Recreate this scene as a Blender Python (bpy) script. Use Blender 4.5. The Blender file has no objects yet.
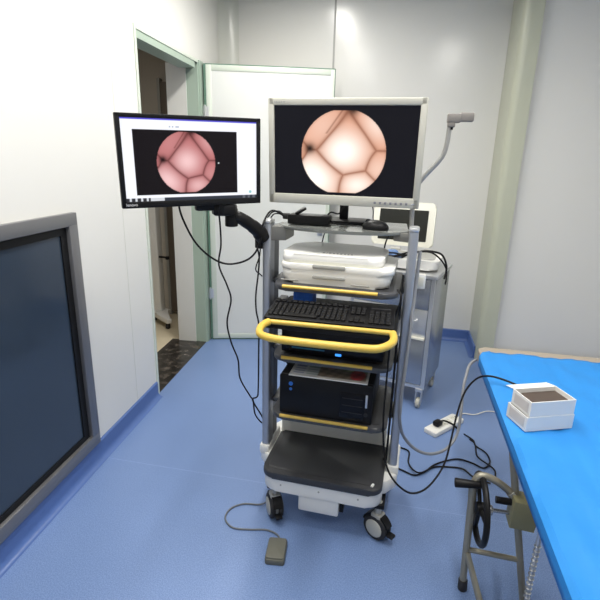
import bpy, bmesh, math, random
from math import sin, cos, pi, radians, tan, sqrt
from mathutils import Vector, Matrix, Quaternion
random.seed(4)
S = bpy.context.scene
COL = S.collection

# ------------------------------------------------------------------ camera
cam_d = bpy.data.cameras.new('camera'); cam = bpy.data.objects.new('camera', cam_d); COL.objects.link(cam)
cam_d.sensor_width = 36.0; cam_d.sensor_fit = 'HORIZONTAL'; cam_d.lens = 36.0*475/600; cam_d.clip_start = .02
P, ROLL, YAW = radians(16.6), radians(1.5), radians(11.5)
fw = Vector((-sin(YAW)*cos(P), cos(YAW)*cos(P), -sin(P)))
rt = Vector((cos(YAW), sin(YAW), 0)); up = rt.cross(fw)
r2 = rt*cos(ROLL) + up*sin(ROLL); u2 = up*cos(ROLL) - rt*sin(ROLL)
m = Matrix((r2, u2, -fw)).transposed().to_4x4(); m.translation = (0, 0, 1.5)
cam.matrix_world = m
S.camera = cam

# ------------------------------------------------------------------ exposure, world
S.view_settings.view_transform = 'Standard'; S.view_settings.look = 'None'
S.view_settings.gamma = 1.0; S.view_settings.use_curve_mapping = False
S.view_settings.exposure = 0.12
wd = bpy.data.worlds.new('world'); S.world = wd; wd.use_nodes = True
wd.node_tree.nodes['Background'].inputs[0].default_value = (.8, .9, 1, 1)
wd.node_tree.nodes['Background'].inputs[1].default_value = .25

CEIL = 2.85
def area(name, loc, sx, sy, power, color=(1, 1, 1), rot=(0, 0, 0)):
    l = bpy.data.lights.new(name, 'AREA'); l.shape = 'RECTANGLE'; l.size = sx; l.size_y = sy; l.energy = power; l.color = color
    l.spread = SPREAD
    o = bpy.data.objects.new(name, l); COL.objects.link(o); o.location = loc; o.rotation_euler = rot
    return o
LAMPS = [(-.69, 2.88, .16, 1.0, 24), (-.69, 1.40, .16, 1.0, 22), (.45, 1.40, .16, 1.0, 22), (-.69, -.20, .16, 1.0, 9), (.45, -.20, .16, 1.0, 8)]
SPREAD = radians(168)
for i, (x, y, sx, sy, p) in enumerate(LAMPS):
    area('ceiling_lamp_light', (x, y, CEIL-.045), sx, sy, p, (1, .965, .90))
area('corridor_fill_light', (-2.35, 2.6, 2.5), .3, .8, 5.5, (1, .95, .88))  # added fill that brightens the corridor; no fixture there

# ------------------------------------------------------------------ materials
def _mat(name):
    mt = bpy.data.materials.new(name); mt.use_nodes = True
    return mt, mt.node_tree, mt.node_tree.nodes['Principled BSDF']
def mat(name, col, rough=.5, metal=0, bump=0, bscale=200, var=0, vscale=8, spec=None, coat=0, alpha=None, trans=0):
    mt, nt, b = _mat(name)
    b.inputs['Base Color'].default_value = (*col, 1); b.inputs['Roughness'].default_value = rough; b.inputs['Metallic'].default_value = metal
    if spec is not None: b.inputs['Specular IOR Level'].default_value = spec
    if coat: b.inputs['Coat Weight'].default_value = coat; b.inputs['Coat Roughness'].default_value = .1
    if trans: b.inputs['Transmission Weight'].default_value = trans
    tc = nt.nodes.new('ShaderNodeTexCoord')
    if var:
        n = nt.nodes.new('ShaderNodeTexNoise'); n.inputs['Scale'].default_value = vscale; n.inputs['Detail'].default_value = 4
        nt.links.new(tc.outputs['Object'], n.inputs['Vector'])
        mx = nt.nodes.new('ShaderNodeMix'); mx.data_type = 'RGBA'
        mx.inputs['A'].default_value = (*[c*(1-var) for c in col], 1); mx.inputs['B'].default_value = (*[min(1, c*(1+var)) for c in col], 1)
        nt.links.new(n.outputs['Fac'], mx.inputs['Factor']); nt.links.new(mx.outputs['Result'], b.inputs['Base Color'])
    if bump:
        n = nt.nodes.new('ShaderNodeTexNoise'); n.inputs['Scale'].default_value = bscale
        nt.links.new(tc.outputs['Object'], n.inputs['Vector'])
        bp = nt.nodes.new('ShaderNodeBump'); bp.inputs['Strength'].default_value = bump; bp.inputs['Distance'].default_value = .002
        nt.links.new(n.outputs['Fac'], bp.inputs['Height']); nt.links.new(bp.outputs['Normal'], b.inputs['Normal'])
    return mt
def emis(name, col, st):
    mt, nt, b = _mat(name)
    b.inputs['Base Color'].default_value = (*col, 1)
    b.inputs['Emission Color'].default_value = (*col, 1); b.inputs['Emission Strength'].default_value = st
    return mt
def vcol_emis(name, st, rough=.25):
    mt, nt, b = _mat(name)
    a = nt.nodes.new('ShaderNodeVertexColor'); a.layer_name = 'Col'
    b.inputs['Base Color'].default_value = (.004, .004, .005, 1); b.inputs['Roughness'].default_value = rough; b.inputs['Specular IOR Level'].default_value = .06
    nt.links.new(a.outputs['Color'], b.inputs['Emission Color']); b.inputs['Emission Strength'].default_value = st
    return mt
def vcol(name, rough=.4):
    mt, nt, b = _mat(name)
    a = nt.nodes.new('ShaderNodeVertexColor'); a.layer_name = 'Col'
    nt.links.new(a.outputs['Color'], b.inputs['Base Color']); b.inputs['Roughness'].default_value = rough
    return mt

def floor_mat():
    mt, nt, b = _mat('blue_vinyl')
    tc = nt.nodes.new('ShaderNodeTexCoord')
    n1 = nt.nodes.new('ShaderNodeTexNoise'); n1.inputs['Scale'].default_value = 230; n1.inputs['Detail'].default_value = 3
    n2 = nt.nodes.new('ShaderNodeTexNoise'); n2.inputs['Scale'].default_value = 2.2; n2.inputs['Detail'].default_value = 3
    for n in (n1, n2): nt.links.new(tc.outputs['Object'], n.inputs['Vector'])
    r = nt.nodes.new('ShaderNodeValToRGB'); e = r.color_ramp.elements
    e[0].position = .36; e[0].color = (.125, .210, .430, 1); e[1].position = .64; e[1].color = (.225, .325, .570, 1)
    nt.links.new(n1.outputs['Fac'], r.inputs['Fac'])
    mx = nt.nodes.new('ShaderNodeMix'); mx.data_type = 'RGBA'; mx.blend_type = 'MULTIPLY'; mx.inputs['Factor'].default_value = .16
    nt.links.new(r.outputs['Color'], mx.inputs['A']); nt.links.new(n2.outputs['Fac'], mx.inputs['B'])
    # weld seam between the two sheets, running across the room
    sp = nt.nodes.new('ShaderNodeSeparateXYZ'); nt.links.new(tc.outputs['Object'], sp.inputs[0])
    sb = nt.nodes.new('ShaderNodeMath'); sb.operation = 'SUBTRACT'; sb.inputs[1].default_value = 1.868; nt.links.new(sp.outputs['Y'], sb.inputs[0])
    ab = nt.nodes.new('ShaderNodeMath'); ab.operation = 'ABSOLUTE'; nt.links.new(sb.outputs[0], ab.inputs[0])
    lt = nt.nodes.new('ShaderNodeMath'); lt.operation = 'LESS_THAN'; lt.inputs[1].default_value = .0022; nt.links.new(ab.outputs[0], lt.inputs[0])
    m2 = nt.nodes.new('ShaderNodeMix'); m2.data_type = 'RGBA'; m2.inputs['B'].default_value = (.21, .30, .54, 1)
    nt.links.new(lt.outputs[0], m2.inputs['Factor']); nt.links.new(mx.outputs['Result'], m2.inputs['A'])
    nt.links.new(m2.outputs['Result'], b.inputs['Base Color'])
    b.inputs['Roughness'].default_value = .36
    bp = nt.nodes.new('ShaderNodeBump'); bp.inputs['Strength'].default_value = .12; bp.inputs['Distance'].default_value = .001
    nt.links.new(n1.outputs['Fac'], bp.inputs['Height']); nt.links.new(bp.outputs['Normal'], b.inputs['Normal'])
    return mt
def granite_mat():
    mt, nt, b = _mat('black_granite')
    tc = nt.nodes.new('ShaderNodeTexCoord'); n = nt.nodes.new('ShaderNodeTexNoise'); n.inputs['Scale'].default_value = 18; n.inputs['Detail'].default_value = 8
    nt.links.new(tc.outputs['Object'], n.inputs['Vector']); r = nt.nodes.new('ShaderNodeValToRGB'); e = r.color_ramp.elements
    e[0].position = .45; e[0].color = (.012, .011, .01, 1); e[1].position = .8; e[1].color = (.12, .10, .085, 1)
    nt.links.new(n.outputs['Fac'], r.inputs['Fac']); nt.links.new(r.outputs['Color'], b.inputs['Base Color']); b.inputs['Roughness'].default_value = .25
    return mt

M = dict(
 wall=mat('wall_panel', (.74, .735, .705), .2, var=.015, vscale=1.2),
 ceil=mat('ceiling_panel', (.8, .8, .78), .5, var=.01),
 floor=floor_mat(),
 cove=mat('baseboard_vinyl', (.075, .14, .36), .35, bump=.1, var=.05, vscale=60),
 trim=mat('pale_trim', (.66, .67, .62), .22, metal=.0),
 green=mat('green_frame', (.37, .46, .385), .35, var=.03),
 greenpale=mat('pale_green_frame', (.60, .655, .575), .35, var=.02),
 greendark=mat('green_gasket', (.10, .19, .14), .5),
 doorw=mat('door_panel', (.70, .715, .69), .35, var=.015),
 olive=mat('olive_corner', (.50, .515, .41), .3, var=.02),
 granite=granite_mat(),
 cream=mat('cream_tile', (.66, .58, .42), .3, var=.05),
 corr=mat('corridor_wall', (.50, .46, .40), .6, var=.04),
 corrdark=mat('corridor_door', (.17, .14, .11), .5, var=.05),
 jamb=mat('jamb_white', (.66, .66, .63), .4),
 steelframe=mat('grey_steel', (.20, .20, .21), .4, metal=.6, var=.05),
 blackp=mat('black_plastic', (.008, .008, .009), .42, spec=.2, bump=.08),
 blackm=mat('black_matte', (.010, .010, .011), .6, spec=.2, bump=.1),
 blackgl=mat('black_gloss', (.006, .006, .008), .18, spec=.2),
 darkgl=mat('dark_glass', (.03, .045, .07), .12),
 rubber=mat('rubber', (.028, .028, .030), .6, spec=.3),
 cable=mat('cable_black', (.008, .008, .009), .45, spec=.2),
 cablew=mat('cable_white', (.75, .74, .70), .45),
 hose=mat('hose_grey', (.26, .27, .29), .4),
 alu=mat('aluminium', (.42, .44, .48), .42, metal=.7, var=.03),
 aludark=mat('aluminium_dark', (.17, .18, .20), .45, metal=.5),
 whitep=mat('white_plastic', (.80, .795, .76), .35, var=.01),
 creamp=mat('cream_plastic', (.72, .71, .62), .4),
 bezel=mat('monitor_bezel', (.50, .49, .43), .4),
 greyp=mat('grey_plastic', (.36, .36, .34), .45),
 tray=mat('tray_dark', (.036, .037, .041), .45, bump=.15, bscale=500, var=.08, vscale=5),
 shelf=mat('shelf_grey', (.055, .057, .064), .38, var=.05),
 glasshelf=mat('top_shelf', (.20, .21, .20), .2, metal=.3),
 yellow=mat('yellow_paint', (.66, .45, .075), .38, var=.03),
 steel=mat('stainless', (.42, .44, .47), .26, metal=.85, var=.06, vscale=3),
 steelb=mat('stainless_bright', (.66, .67, .68), .3, metal=.75),
 bluesheet=mat('blue_sheet', (.015, .23, .64), .65, bump=.3, bscale=60, var=.08, vscale=14),
 bedpad=mat('bed_pad', (.36, .31, .25), .5),
 bedframe=mat('bed_frame', (.30, .28, .22), .38, metal=.45, var=.06),
 olivep=mat('olive_block', (.22, .21, .115), .5, var=.05),
 pedal=mat('pedal_olive', (.13, .13, .105), .55, bump=.3, bscale=300),
 cordgrey=mat('cord_grey', (.14, .15, .16), .5),
 carton=mat('white_carton', (.80, .79, .76), .6, var=.02),
 cartonside=mat('carton_side', (.62, .58, .54), .6),
 brown=mat('brown_content', (.07, .05, .04), .7),
 bluecloth=mat('blue_pouch', (.02, .14, .66), .6),
 bluebits=mat('blue_wrap', (.13, .22, .42), .5, var=.3, vscale=40),
 ledblue=emis('blue_led', (.05, .32, 1), 1.1),
 bluestick=mat('blue_sticker', (.03, .16, .60), .4),
 lamp=emis('lamp_diffuser', (1, .985, .95), 6),
 bracket=mat('bracket_grey', (.16, .16, .15), .4, metal=.3),
 armsteel=mat('arm_steel', (.40, .395, .38), .4, metal=.6), armhead=mat('arm_head', (.20, .185, .17), .5),
 hubw=mat('caster_hub', (.50, .49, .43), .45),
 ink=mat('grey_ink', (.22, .22, .24), .5),
 inkwhite=mat('white_ink', (.7, .7, .7), .5),
 mark=mat('white_mark', (.8, .8, .78), .5),
 scr_dark=mat('dark_lcd', (.020, .021, .018), .25, spec=.3),
)

# ------------------------------------------------------------------ mesh helpers
def NB(): return bmesh.new()
def merge(dst, src, mtx=None):
    if mtx is not None: src.transform(mtx)
    me = bpy.data.meshes.new('tmp'); src.to_mesh(me); src.free(); dst.from_mesh(me); bpy.data.meshes.remove(me)
def box(bm, c, s, r=0, seg=2, rot=None):
    """box centred on c, size s, edges rounded by r"""
    b = bmesh.new(); bmesh.ops.create_cube(b, size=1)
    bmesh.ops.scale(b, vec=s, verts=b.verts)
    if r: bmesh.ops.bevel(b, geom=b.edges[:], offset=min(r, min(s)*.49), segments=seg, profile=.5, affect='EDGES')
    mt = Matrix.Translation(c)
    if rot is not None: mt = mt @ rot
    merge(bm, b, mt); return bm
def bx(bm, x0, x1, y0, y1, z0, z1, r=0, seg=2):
    return box(bm, ((x0+x1)/2, (y0+y1)/2, (z0+z1)/2), (abs(x1-x0), abs(y1-y0), abs(z1-z0)), r, seg)
def rrect(x0, x1, y0, y1, r, n=6):
    """outline of a rounded rectangle; r = one radius or four (x1y1, x0y1, x0y0, x1y0)"""
    rs = r if isinstance(r, (tuple, list)) else (r,)*4
    out = []
    for (cx, cy, sx, sy, a0), q in zip(((x1, y1, -1, -1, 0), (x0, y1, 1, -1, 90), (x0, y0, 1, 1, 180), (x1, y0, -1, 1, 270)), rs):
        if q <= 0: out.append((cx, cy)); continue
        for k in range(n+1):
            a = radians(a0+90*k/n); out.append((cx+sx*q+q*cos(a), cy+sy*q+q*sin(a)))
    return out
def prism(bm, pts, z0, z1, bev=0, seg=2, mtx=None, taper=0):
    """polygon pts (ccw in x, y) extruded from z0 to z1; rims rounded by bev"""
    b = bmesh.new(); n = len(pts)
    cx = sum(p[0] for p in pts)/n; cy = sum(p[1] for p in pts)/n
    lo = [b.verts.new((cx+(x-cx)*(1-taper), cy+(y-cy)*(1-taper), z0)) for x, y in pts]; hi = [b.verts.new((x, y, z1)) for x, y in pts]
    b.faces.new(lo[::-1]); b.faces.new(hi)
    for i in range(n): b.faces.new((lo[i], lo[(i+1) % n], hi[(i+1) % n], hi[i]))
    if bev:
        b.edges.ensure_lookup_table()
        ed = [e for e in b.edges if abs(e.verts[0].co.z-e.verts[1].co.z) < 1e-6]
        bmesh.ops.bevel(b, geom=ed, offset=bev, segments=seg, profile=.5, affect='EDGES')
    merge(bm, b, mtx); return bm
def smooth_path(pts, n=6):
    P_ = [Vector(p) for p in pts]; out = []
    if len(P_) < 3: return P_
    Q = [P_[0]*2-P_[1]]+P_+[P_[-1]*2-P_[-2]]
    for i in range(1, len(Q)-2):
        a, b, c, d = Q[i-1:i+3]
        for k in range(n):
            t = k/n
            out.append(.5*((2*b)+(c-a)*t+(2*a-5*b+4*c-d)*t*t+(3*b-a-3*c+d)*t**3))
    out.append(P_[-1]); return out
def tube(bm, pts, r, sides=8, smooth=True, n=6, closed=False, radii=None):
    p = smooth_path(pts, n) if smooth else [Vector(q) for q in pts]
    b = bmesh.new(); rings = []; N = None; L = len(p)
    for i, q in enumerate(p):
        if closed: t = p[(i+1) % L]-p[i-1]
        else: t = (p[min(i+1, L-1)]-p[max(i-1, 0)])
        t.normalize()
        if N is None: N = t.orthogonal().normalized()
        else:
            N = N-t*N.dot(t)
            if N.length < 1e-6: N = t.orthogonal()
            N.normalize()
        B = t.cross(N); rr = r if radii is None else radii[min(len(radii)-1, int(i*len(radii)/L))]
        rings.append([b.verts.new(q+N*cos(2*pi*k/sides)*rr+B*sin(2*pi*k/sides)*rr) for k in range(sides)])
    for i in range(L-(0 if closed else 1)):
        A, C_ = rings[i], rings[(i+1) % L]
        for k in range(sides): b.faces.new((A[k], A[(k+1) % sides], C_[(k+1) % sides], C_[k]))
    if not closed: b.faces.new(rings[0][::-1]); b.faces.new(rings[-1])
    merge(bm, b); return bm
def cyl(bm, a, b_, r, r2=None, sides=20, bev=0):
    a = Vector(a); b_ = Vector(b_); d = b_-a; b = bmesh.new()
    bmesh.ops.create_cone(b, cap_ends=True, segments=sides, radius1=r, radius2=r if r2 is None else r2, depth=d.length)
    if bev:
        ed = [e for e in b.edges if abs(e.verts[0].co.z-e.verts[1].co.z) < 1e-6]
        bmesh.ops.bevel(b, geom=ed, offset=bev, segments=2, profile=.5, affect='EDGES')
    q = Vector((0, 0, 1)).rotation_difference(d.normalized())
    merge(bm, b, Matrix.Translation((a+b_)/2) @ q.to_matrix().to_4x4()); return bm
def torus(bm, c, axis, R, r, n=32, k=8):
    q = Vector((0, 0, 1)).rotation_difference(Vector(axis).normalized())
    pts = [Vector(c)+q @ Vector((R*cos(2*pi*i/n), R*sin(2*pi*i/n), 0)) for i in range(n)]
    return tube(bm, pts, r, k, smooth=False, closed=True)
def quad(bm, a, b, c, d): bm.faces.new([bm.verts.new(p) for p in (a, b, c, d)]); return bm

def obj(name, bm, m_, parent=None, loc=None, rot=None, flat=False):
    bmesh.ops.recalc_face_normals(bm, faces=bm.faces[:])
    me = bpy.data.meshes.new(name)
    bm.to_mesh(me); bm.free()
    me.materials.append(m_)
    if not flat:
        for p in me.polygons: p.use_smooth = True
        me.set_sharp_from_angle(angle=radians(35))
    o = bpy.data.objects.new(name, me); COL.objects.link(o)
    if parent: o.parent = parent
    if loc: o.location = loc
    if rot: o.rotation_euler = rot
    return o
def recenter(o):
    """origin at the base of a single-mesh thing"""
    co = [v.co for v in o.data.vertices]
    c = Vector(((min(v.x for v in co)+max(v.x for v in co))/2, (min(v.y for v in co)+max(v.y for v in co))/2, min(v.z for v in co)))
    o.data.transform(Matrix.Translation(-c)); o.location = c; return o
def thing(name, label, cat, loc=(0, 0, 0), rot=(0, 0, 0), group=None):
    o = bpy.data.objects.new(name, None); COL.objects.link(o); o.empty_display_size = .05
    o.location = loc; o.rotation_euler = rot; return tag(o, label, cat, group)
def tag(o, label, cat, group=None):
    o['label'] = label; o['category'] = cat
    if group: o['group'] = group
    return o
def struct(name, bm, m_, parent=None, **k):
    o = obj(name, bm, m_, parent, **k)
    if not parent: o['kind'] = 'structure'
    return o
def sstruct(name, loc=(0, 0, 0), rot=(0, 0, 0)):
    o = bpy.data.objects.new(name, None); COL.objects.link(o); o.location = loc; o.rotation_euler = rot; o['kind'] = 'structure'; return o
def cable(name, pts, r, m_, label=None, parent=None, cat='cable', group=None):
    o = obj(name, tube(NB(), pts, r, 8), m_, parent)
    if label: tag(recenter(o), label, cat, group)
    return o

# ================================================================== ROOM
WX, WY = -1.405, 1.85                      # a point of the left wall
WA = radians(3.467)                        # the left wall runs a little off square
wd_ = Vector((-sin(WA), cos(WA), 0)); wn = Vector((cos(WA), sin(WA), 0))
def LW(s, z, off=0):                       # s along the wall from WY, off into the room
    p = Vector((WX, WY, 0))+wd_*s+wn*off; return (p.x, p.y, z)
WL = Matrix.Translation((WX, WY, 0)) @ Matrix.Rotation(WA, 4, 'Z')   # local: x = into room, y = along wall
def lwbox(bm, s0, s1, x0, x1, z0, z1, r=0):
    b = bmesh.new(); bx(b, x0, x1, s0, s1, z0, z1, r); merge(bm, b, WL); return bm

YB, XR, YF = 4.12, 1.75, -1.9
DS0, DS1, DH = .715, 1.655, 2.135          # doorway in the left wall
struct('floor', bx(NB(), -1.75, XR, YF, YB+.1, -.05, 0), M['floor'])
struct('ceiling', bx(NB(), -1.8, XR+.1, YF-.1, YB+.15, CEIL, CEIL+.05), M['ceil'])
b = NB()
CS0, CS1, CZ0, CZ1 = -1.45, -.03, .13, 1.22   # recess of the built-in cabinet
lwbox(b, -3.8, CS0, -.12, 0, 0, CEIL); lwbox(b, CS0, CS1, -.12, 0, 0, CZ0); lwbox(b, CS0, CS1, -.12, 0, CZ1, CEIL)
lwbox(b, CS1, DS0, -.12, 0, 0, CEIL); lwbox(b, DS0, DS1, -.12, 0, DH, CEIL); lwbox(b, DS1, 2.45, -.12, 0, 0, CEIL)
struct('wall_left', b, M['wall'])
struct('wall_back', bx(NB(), -1.8, XR+.1, YB, YB+.1, 0, CEIL), M['wall'])
struct('wall_right', bx(NB(), XR, XR+.1, YF, YB+.1, 0, CEIL), M['wall'])
struct('wall_front', bx(NB(), -1.8, XR+.1, YF-.1, YF, 0, CEIL), M['wall'])
# corner chase at the right with a rounded olive edge
b = NB(); bx(b, .79, XR, 3.74, YB, 0, CEIL); struct('wall_chase', b, M['wall'])
b = NB(); prism(b, rrect(.675, .80, 3.70, 4.118, (0, 0, .05, 0), 8), 0, CEIL-.001); struct('trim_1', b, M['olive'])
# rounded corner profile, wall joints
b = NB(); pts = [(-1.545, 4.118)]
for k in range(9):
    a = pi/2+pi/2*k/8
    pts.append((-1.445+.0-.0+.085*cos(a+0)-0.0, 4.033+.085*sin(a)))
b2 = [(-1.54, 4.118), (-1.54, 3.98)]+[(-1.54+.135*(1-cos(t)), 3.98+.135*sin(t)) for t in [pi/2*k/8 for k in range(1, 9)]]
b2 = [(-1.54, 4.118), (-1.532, 3.98)]
for k in range(1, 9):
    t = pi/2*k/8; b2.append((-1.532+.13*(1-cos(t)), 3.98+.137*sin(t)))
prism(b, b2[::-1], 0, CEIL-.001); struct('trim_2', b, M['trim'])
struct('trim_3', bx(NB(), -.625, -.611, YB-.004, YB, 0, CEIL-.001), M['greyp'])
b = NB(); lwbox(b, .435, .439, -.001, .001, .1, CEIL-.001); struct('trim_4', b, M['trim'])
# baseboards, coved at the floor
def cove_profile(b, A, B, nrm, h=.1, t=.012, r=.03):
    A = Vector(A); B = Vector(B); nrm = Vector(nrm)
    prof = [(0, h), (t*.6, h), (t, h-.006), (t, r)]+[(t+r*(1-cos(a)), r-r*sin(a)) for a in [pi/2*k/5 for k in range(1, 6)]]+[(t+r, 0), (0, 0)]
    q = bmesh.new(); ra = [q.verts.new(A+nrm*x+Vector((0, 0, z+.0005))) for x, z in prof]; rb = [q.verts.new(B+nrm*x+Vector((0, 0, z+.0005))) for x, z in prof]
    n = len(prof)
    for i in range(n-1): q.faces.new((ra[i], ra[i+1], rb[i+1], rb[i]))
    q.faces.new(ra); q.faces.new(rb[::-1]); merge(b, q)
b = NB(); cove_profile(b, LW(-3.6, 0), LW(DS0-.03, 0), wn); cove_profile(b, LW(DS1+.09, 0), LW(2.1, 0), wn); struct('baseboard_left', b, M['cove'])
b = NB(); cove_profile(b, (-1.42, YB, 0), (.675, YB, 0), (0, -1, 0)); struct('baseboard_back', b, M['cove'])
b = NB(); cove_profile(b, (.675, 4.10, 0), (.675, 3.74, 0), (-1, 0, 0)); cove_profile(b, (.70, 3.70, 0), (1.7, 3.70, 0), (0, -1, 0)); struct('baseboard_right', b, M['cove'])

# doorway frame (door_1) and its open leaf (door_2)
fr = sstruct('door_1')
def lwo(name, args, m_, par=fr):
    b = NB()
    for a in args: lwbox(b, *a)
    return obj(name, b, m_, par)
lwo('door_frame', [(DS0-.022, DS0, -.125, .006, 0, DH+.022), (DS0, DS1, -.125, .006, DH, DH+.022)], M['greenpale'])
lwo('frame_reveal', [(DS0, DS0+.012, -.12, .001, 0, DH), (DS0+.012, DS1-.06, -.12, .001, DH-.04, DH), (DS1-.012, DS1+.02, -.085, .002, 0, DH)], M['green'])
lwo('hinge_jamb', [(DS1, DS1+.085, -.02, .012, 0, DH+.02)], M['green'])
lwo('inner_reveal', [(DS1-.02, DS1+.02, -.235, -.085, 0, DH+.0)], M['jamb'])
lwo('threshold', [(DS0, DS1, -.30, .0, -.02, .004)], M['granite'])
hx, hy = LW(DS1+.075, 0, .03)[0], LW(DS1+.075, 0, .03)[1]
dl = sstruct('door_2', (hx, hy, .012), (0, 0, radians(16.5)))
DW = .955
obj('door_panel', bx(NB(), .045, DW-.03, -.016, .016, .04, 2.085), M['doorw'], dl)
b = NB(); bx(b, 0.004, .045, -.02, .02, 0, 2.125, .002); bx(b, DW-.03, DW, -.02, .02, 0, 2.125, .002); bx(b, .045, DW-.03, -.02, .02, 2.085, 2.125, .002); bx(b, .045, DW-.03, -.02, .02, 0, .04, .002)
obj('door_frame', b, M['greenpale'], dl)
b = NB(); bx(b, -.012, .004, -.022, .024, 0, 2.13); bx(b, 0, DW, -.008, .024, 2.125, 2.134); bx(b, DW, DW+.006, -.012, .024, 0, 2.13); bx(b, 0, DW, -.012, .024, -.012, 0)
obj('gasket', b, M['greendark'], dl)
for z in (.35, 1.75):
    b = NB(); cyl(b, (-.008, -.026, z), (-.008, -.026, z+.1), .008, sides=10); bx(b, -.02, .02, -.024, -.02, z+.01, z+.09); obj('hinge', b, M['steelb'], dl)
b = NB(); cyl(b, (DW-.07, -.02, 1.0), (DW-.07, -.06, 1.0), .01); box(b, (DW-.12, -.062, 1.0), (.12, .014, .02), .006); box(b, (DW-.07, -.022, .97), (.04, .006, .16), .002); obj('door_handle', b, M['steelb'], dl)

# the corridor beyond the doorway
struct('floor_corridor', bx(NB(), -3.6, -1.56, 1.6, 5.4, -.06, -.002), M['cream'])
b = NB(); bx(b, -3.7, -3.6, 1.6, 5.4, 0, 2.7); bx(b, -3.6, -1.75, 5.3, 5.4, 0, 2.7); bx(b, -3.6, -1.55, 1.6, 1.7, 0, 2.7); struct('wall_corridor', b, M['corr'])
struct('wall_corridor_end', bx(NB(), -3.6, -1.70, 4.14, 4.24, 0, 2.7), M['corr'])
struct('ceiling_corridor', bx(NB(), -3.7, -1.60, 1.6, 5.4, 2.65, 2.7), M['corr'])
b = NB(); lwbox(b, 1.68, 3.0, -.23, -.13, 0, 2.65); struct('wall_corridor_side', b, M['corr'])
dc = sstruct('door_3', (-2.13, 4.12, 0))
obj('door_panel', bx(NB(), .015, .235, -.02, .02, .03, 2.1), M['corrdark'], dc); obj('door_frame', bx(NB(), -.01, .015, -.03, .02, 0, 2.13), M['greyp'], dc)
t = thing('mobile_column_unit', 'white wheeled column with low foot standing beyond the doorway in the corridor', 'medical stand', (-2.135, 3.90, 0))
obj('column', bx(NB(), -.062, .035, -.04, .05, .10, 1.36, .01), M['whitep'], t)
obj('foot', prism(NB(), [(-.08, -.06), (-.02, -.06), (.03, -.12), (.19, -.235), (.215, -.20), (.08, -.02), (.07, .07), (-.08, .07)], .055, .10, .008), M['whitep'], t)
for x, y in ((.175, -.195), (-.05, 0)):
    c = obj('caster', cyl(cyl(NB(), (x-.012, y, .024), (x+.012, y, .024), .024, sides=16), (x, y, .02), (x, y, .06), .006), M['rubber'], t)
b = NB(); cyl(b, (.035, -.02, .615), (.11, -.03, .615), .009, sides=10); box(b, (.12, -.03, .612), (.03, .03, .03), .006); obj('lever', b, M['blackp'], t)

# ceiling lamps
labs = ['slim ceiling lamp nearest the back wall, by the doorway', 'slim ceiling lamp above the left side of the cart', 'slim ceiling lamp above the bed side of the cart', 'slim ceiling lamp behind the viewer on the left', 'slim ceiling lamp behind the viewer above the bed foot']
for (x, y, sx, sy, p), lb in zip(LAMPS, labs):
    t = thing('ceiling_lamp', lb, 'ceiling lamp', (x, y, CEIL-.04))
    b = NB(); w = .02
    bx(b, -sx/2-w, sx/2+w, -sy/2-w, -sy/2, 0, .04); bx(b, -sx/2-w, sx/2+w, sy/2, sy/2+w, 0, .04); bx(b, -sx/2-w, -sx/2, -sy/2, sy/2, 0, .04); bx(b, sx/2, sx/2+w, -sy/2, sy/2, 0, .04)
    obj('frame', b, M['whitep'], t); obj('diffuser', bx(NB(), -sx/2, sx/2, -sy/2, sy/2, .01, .018), M['lamp'], t)

# built-in cabinet in the left wall
t = thing('wall_cabinet', 'dark glass-fronted cabinet with grey steel frame built into the left wall', 'cabinet', LW((CS0+CS1)/2, CZ0), (0, 0, WA))
hw = (CS1-CS0)/2; H_ = CZ1-CZ0
b = NB(); f = .055
bx(b, -.01, .022, -hw-.03, hw+.03, -.025, f-.02, .003); bx(b, -.01, .022, -hw-.03, hw+.03, H_-f+.03, H_+.03, .003); bx(b, -.01, .022, -hw-.03, -hw+f-.02, .03, H_-.02, .003); bx(b, -.01, .022, hw-f+.025, hw+.03, .03, H_-.02, .003)
obj('frame', b, M['steelframe'], t)
b = NB(); bx(b, -.10, -.09, -hw, hw, 0, H_); bx(b, -.10, 0, -hw, -hw+.01, 0, H_); bx(b, -.10, 0, hw-.01, hw, 0, H_); bx(b, -.10, 0, -hw, hw, 0, .01); bx(b, -.10, 0, -hw, hw, H_-.01, H_)
obj('carcass', b, M['blackm'], t)
for s in (-1, 1):
    y0, y1 = (-hw+.02, -.003) if s < 0 else (.003, hw-.03)
    d = obj('door', (lambda b: (bx(b, -.012, .004, y0, y0+.04, .03, H_-.03), bx(b, -.012, .004, y1-.04, y1, .03, H_-.03), bx(b, -.012, .004, y0+.04, y1-.04, .03, .06), bx(b, -.012, .004, y0+.04, y1-.04, H_-.06, H_-.03), b)[-1])(NB()), M['blackp'], t)
    obj('glass', bx(NB(), -.006, -.002, y0+.04, y1-.04, .06, H_-.06), M['darkgl'], d)
    obj('handle', tube(NB(), [(.004, -s*-.03, .5), (.03, s*.03, .5), (.03, s*.03, .62), (.004, s*.03, .62)], .005, 8, smooth=False), M['steelb'], d)

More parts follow.
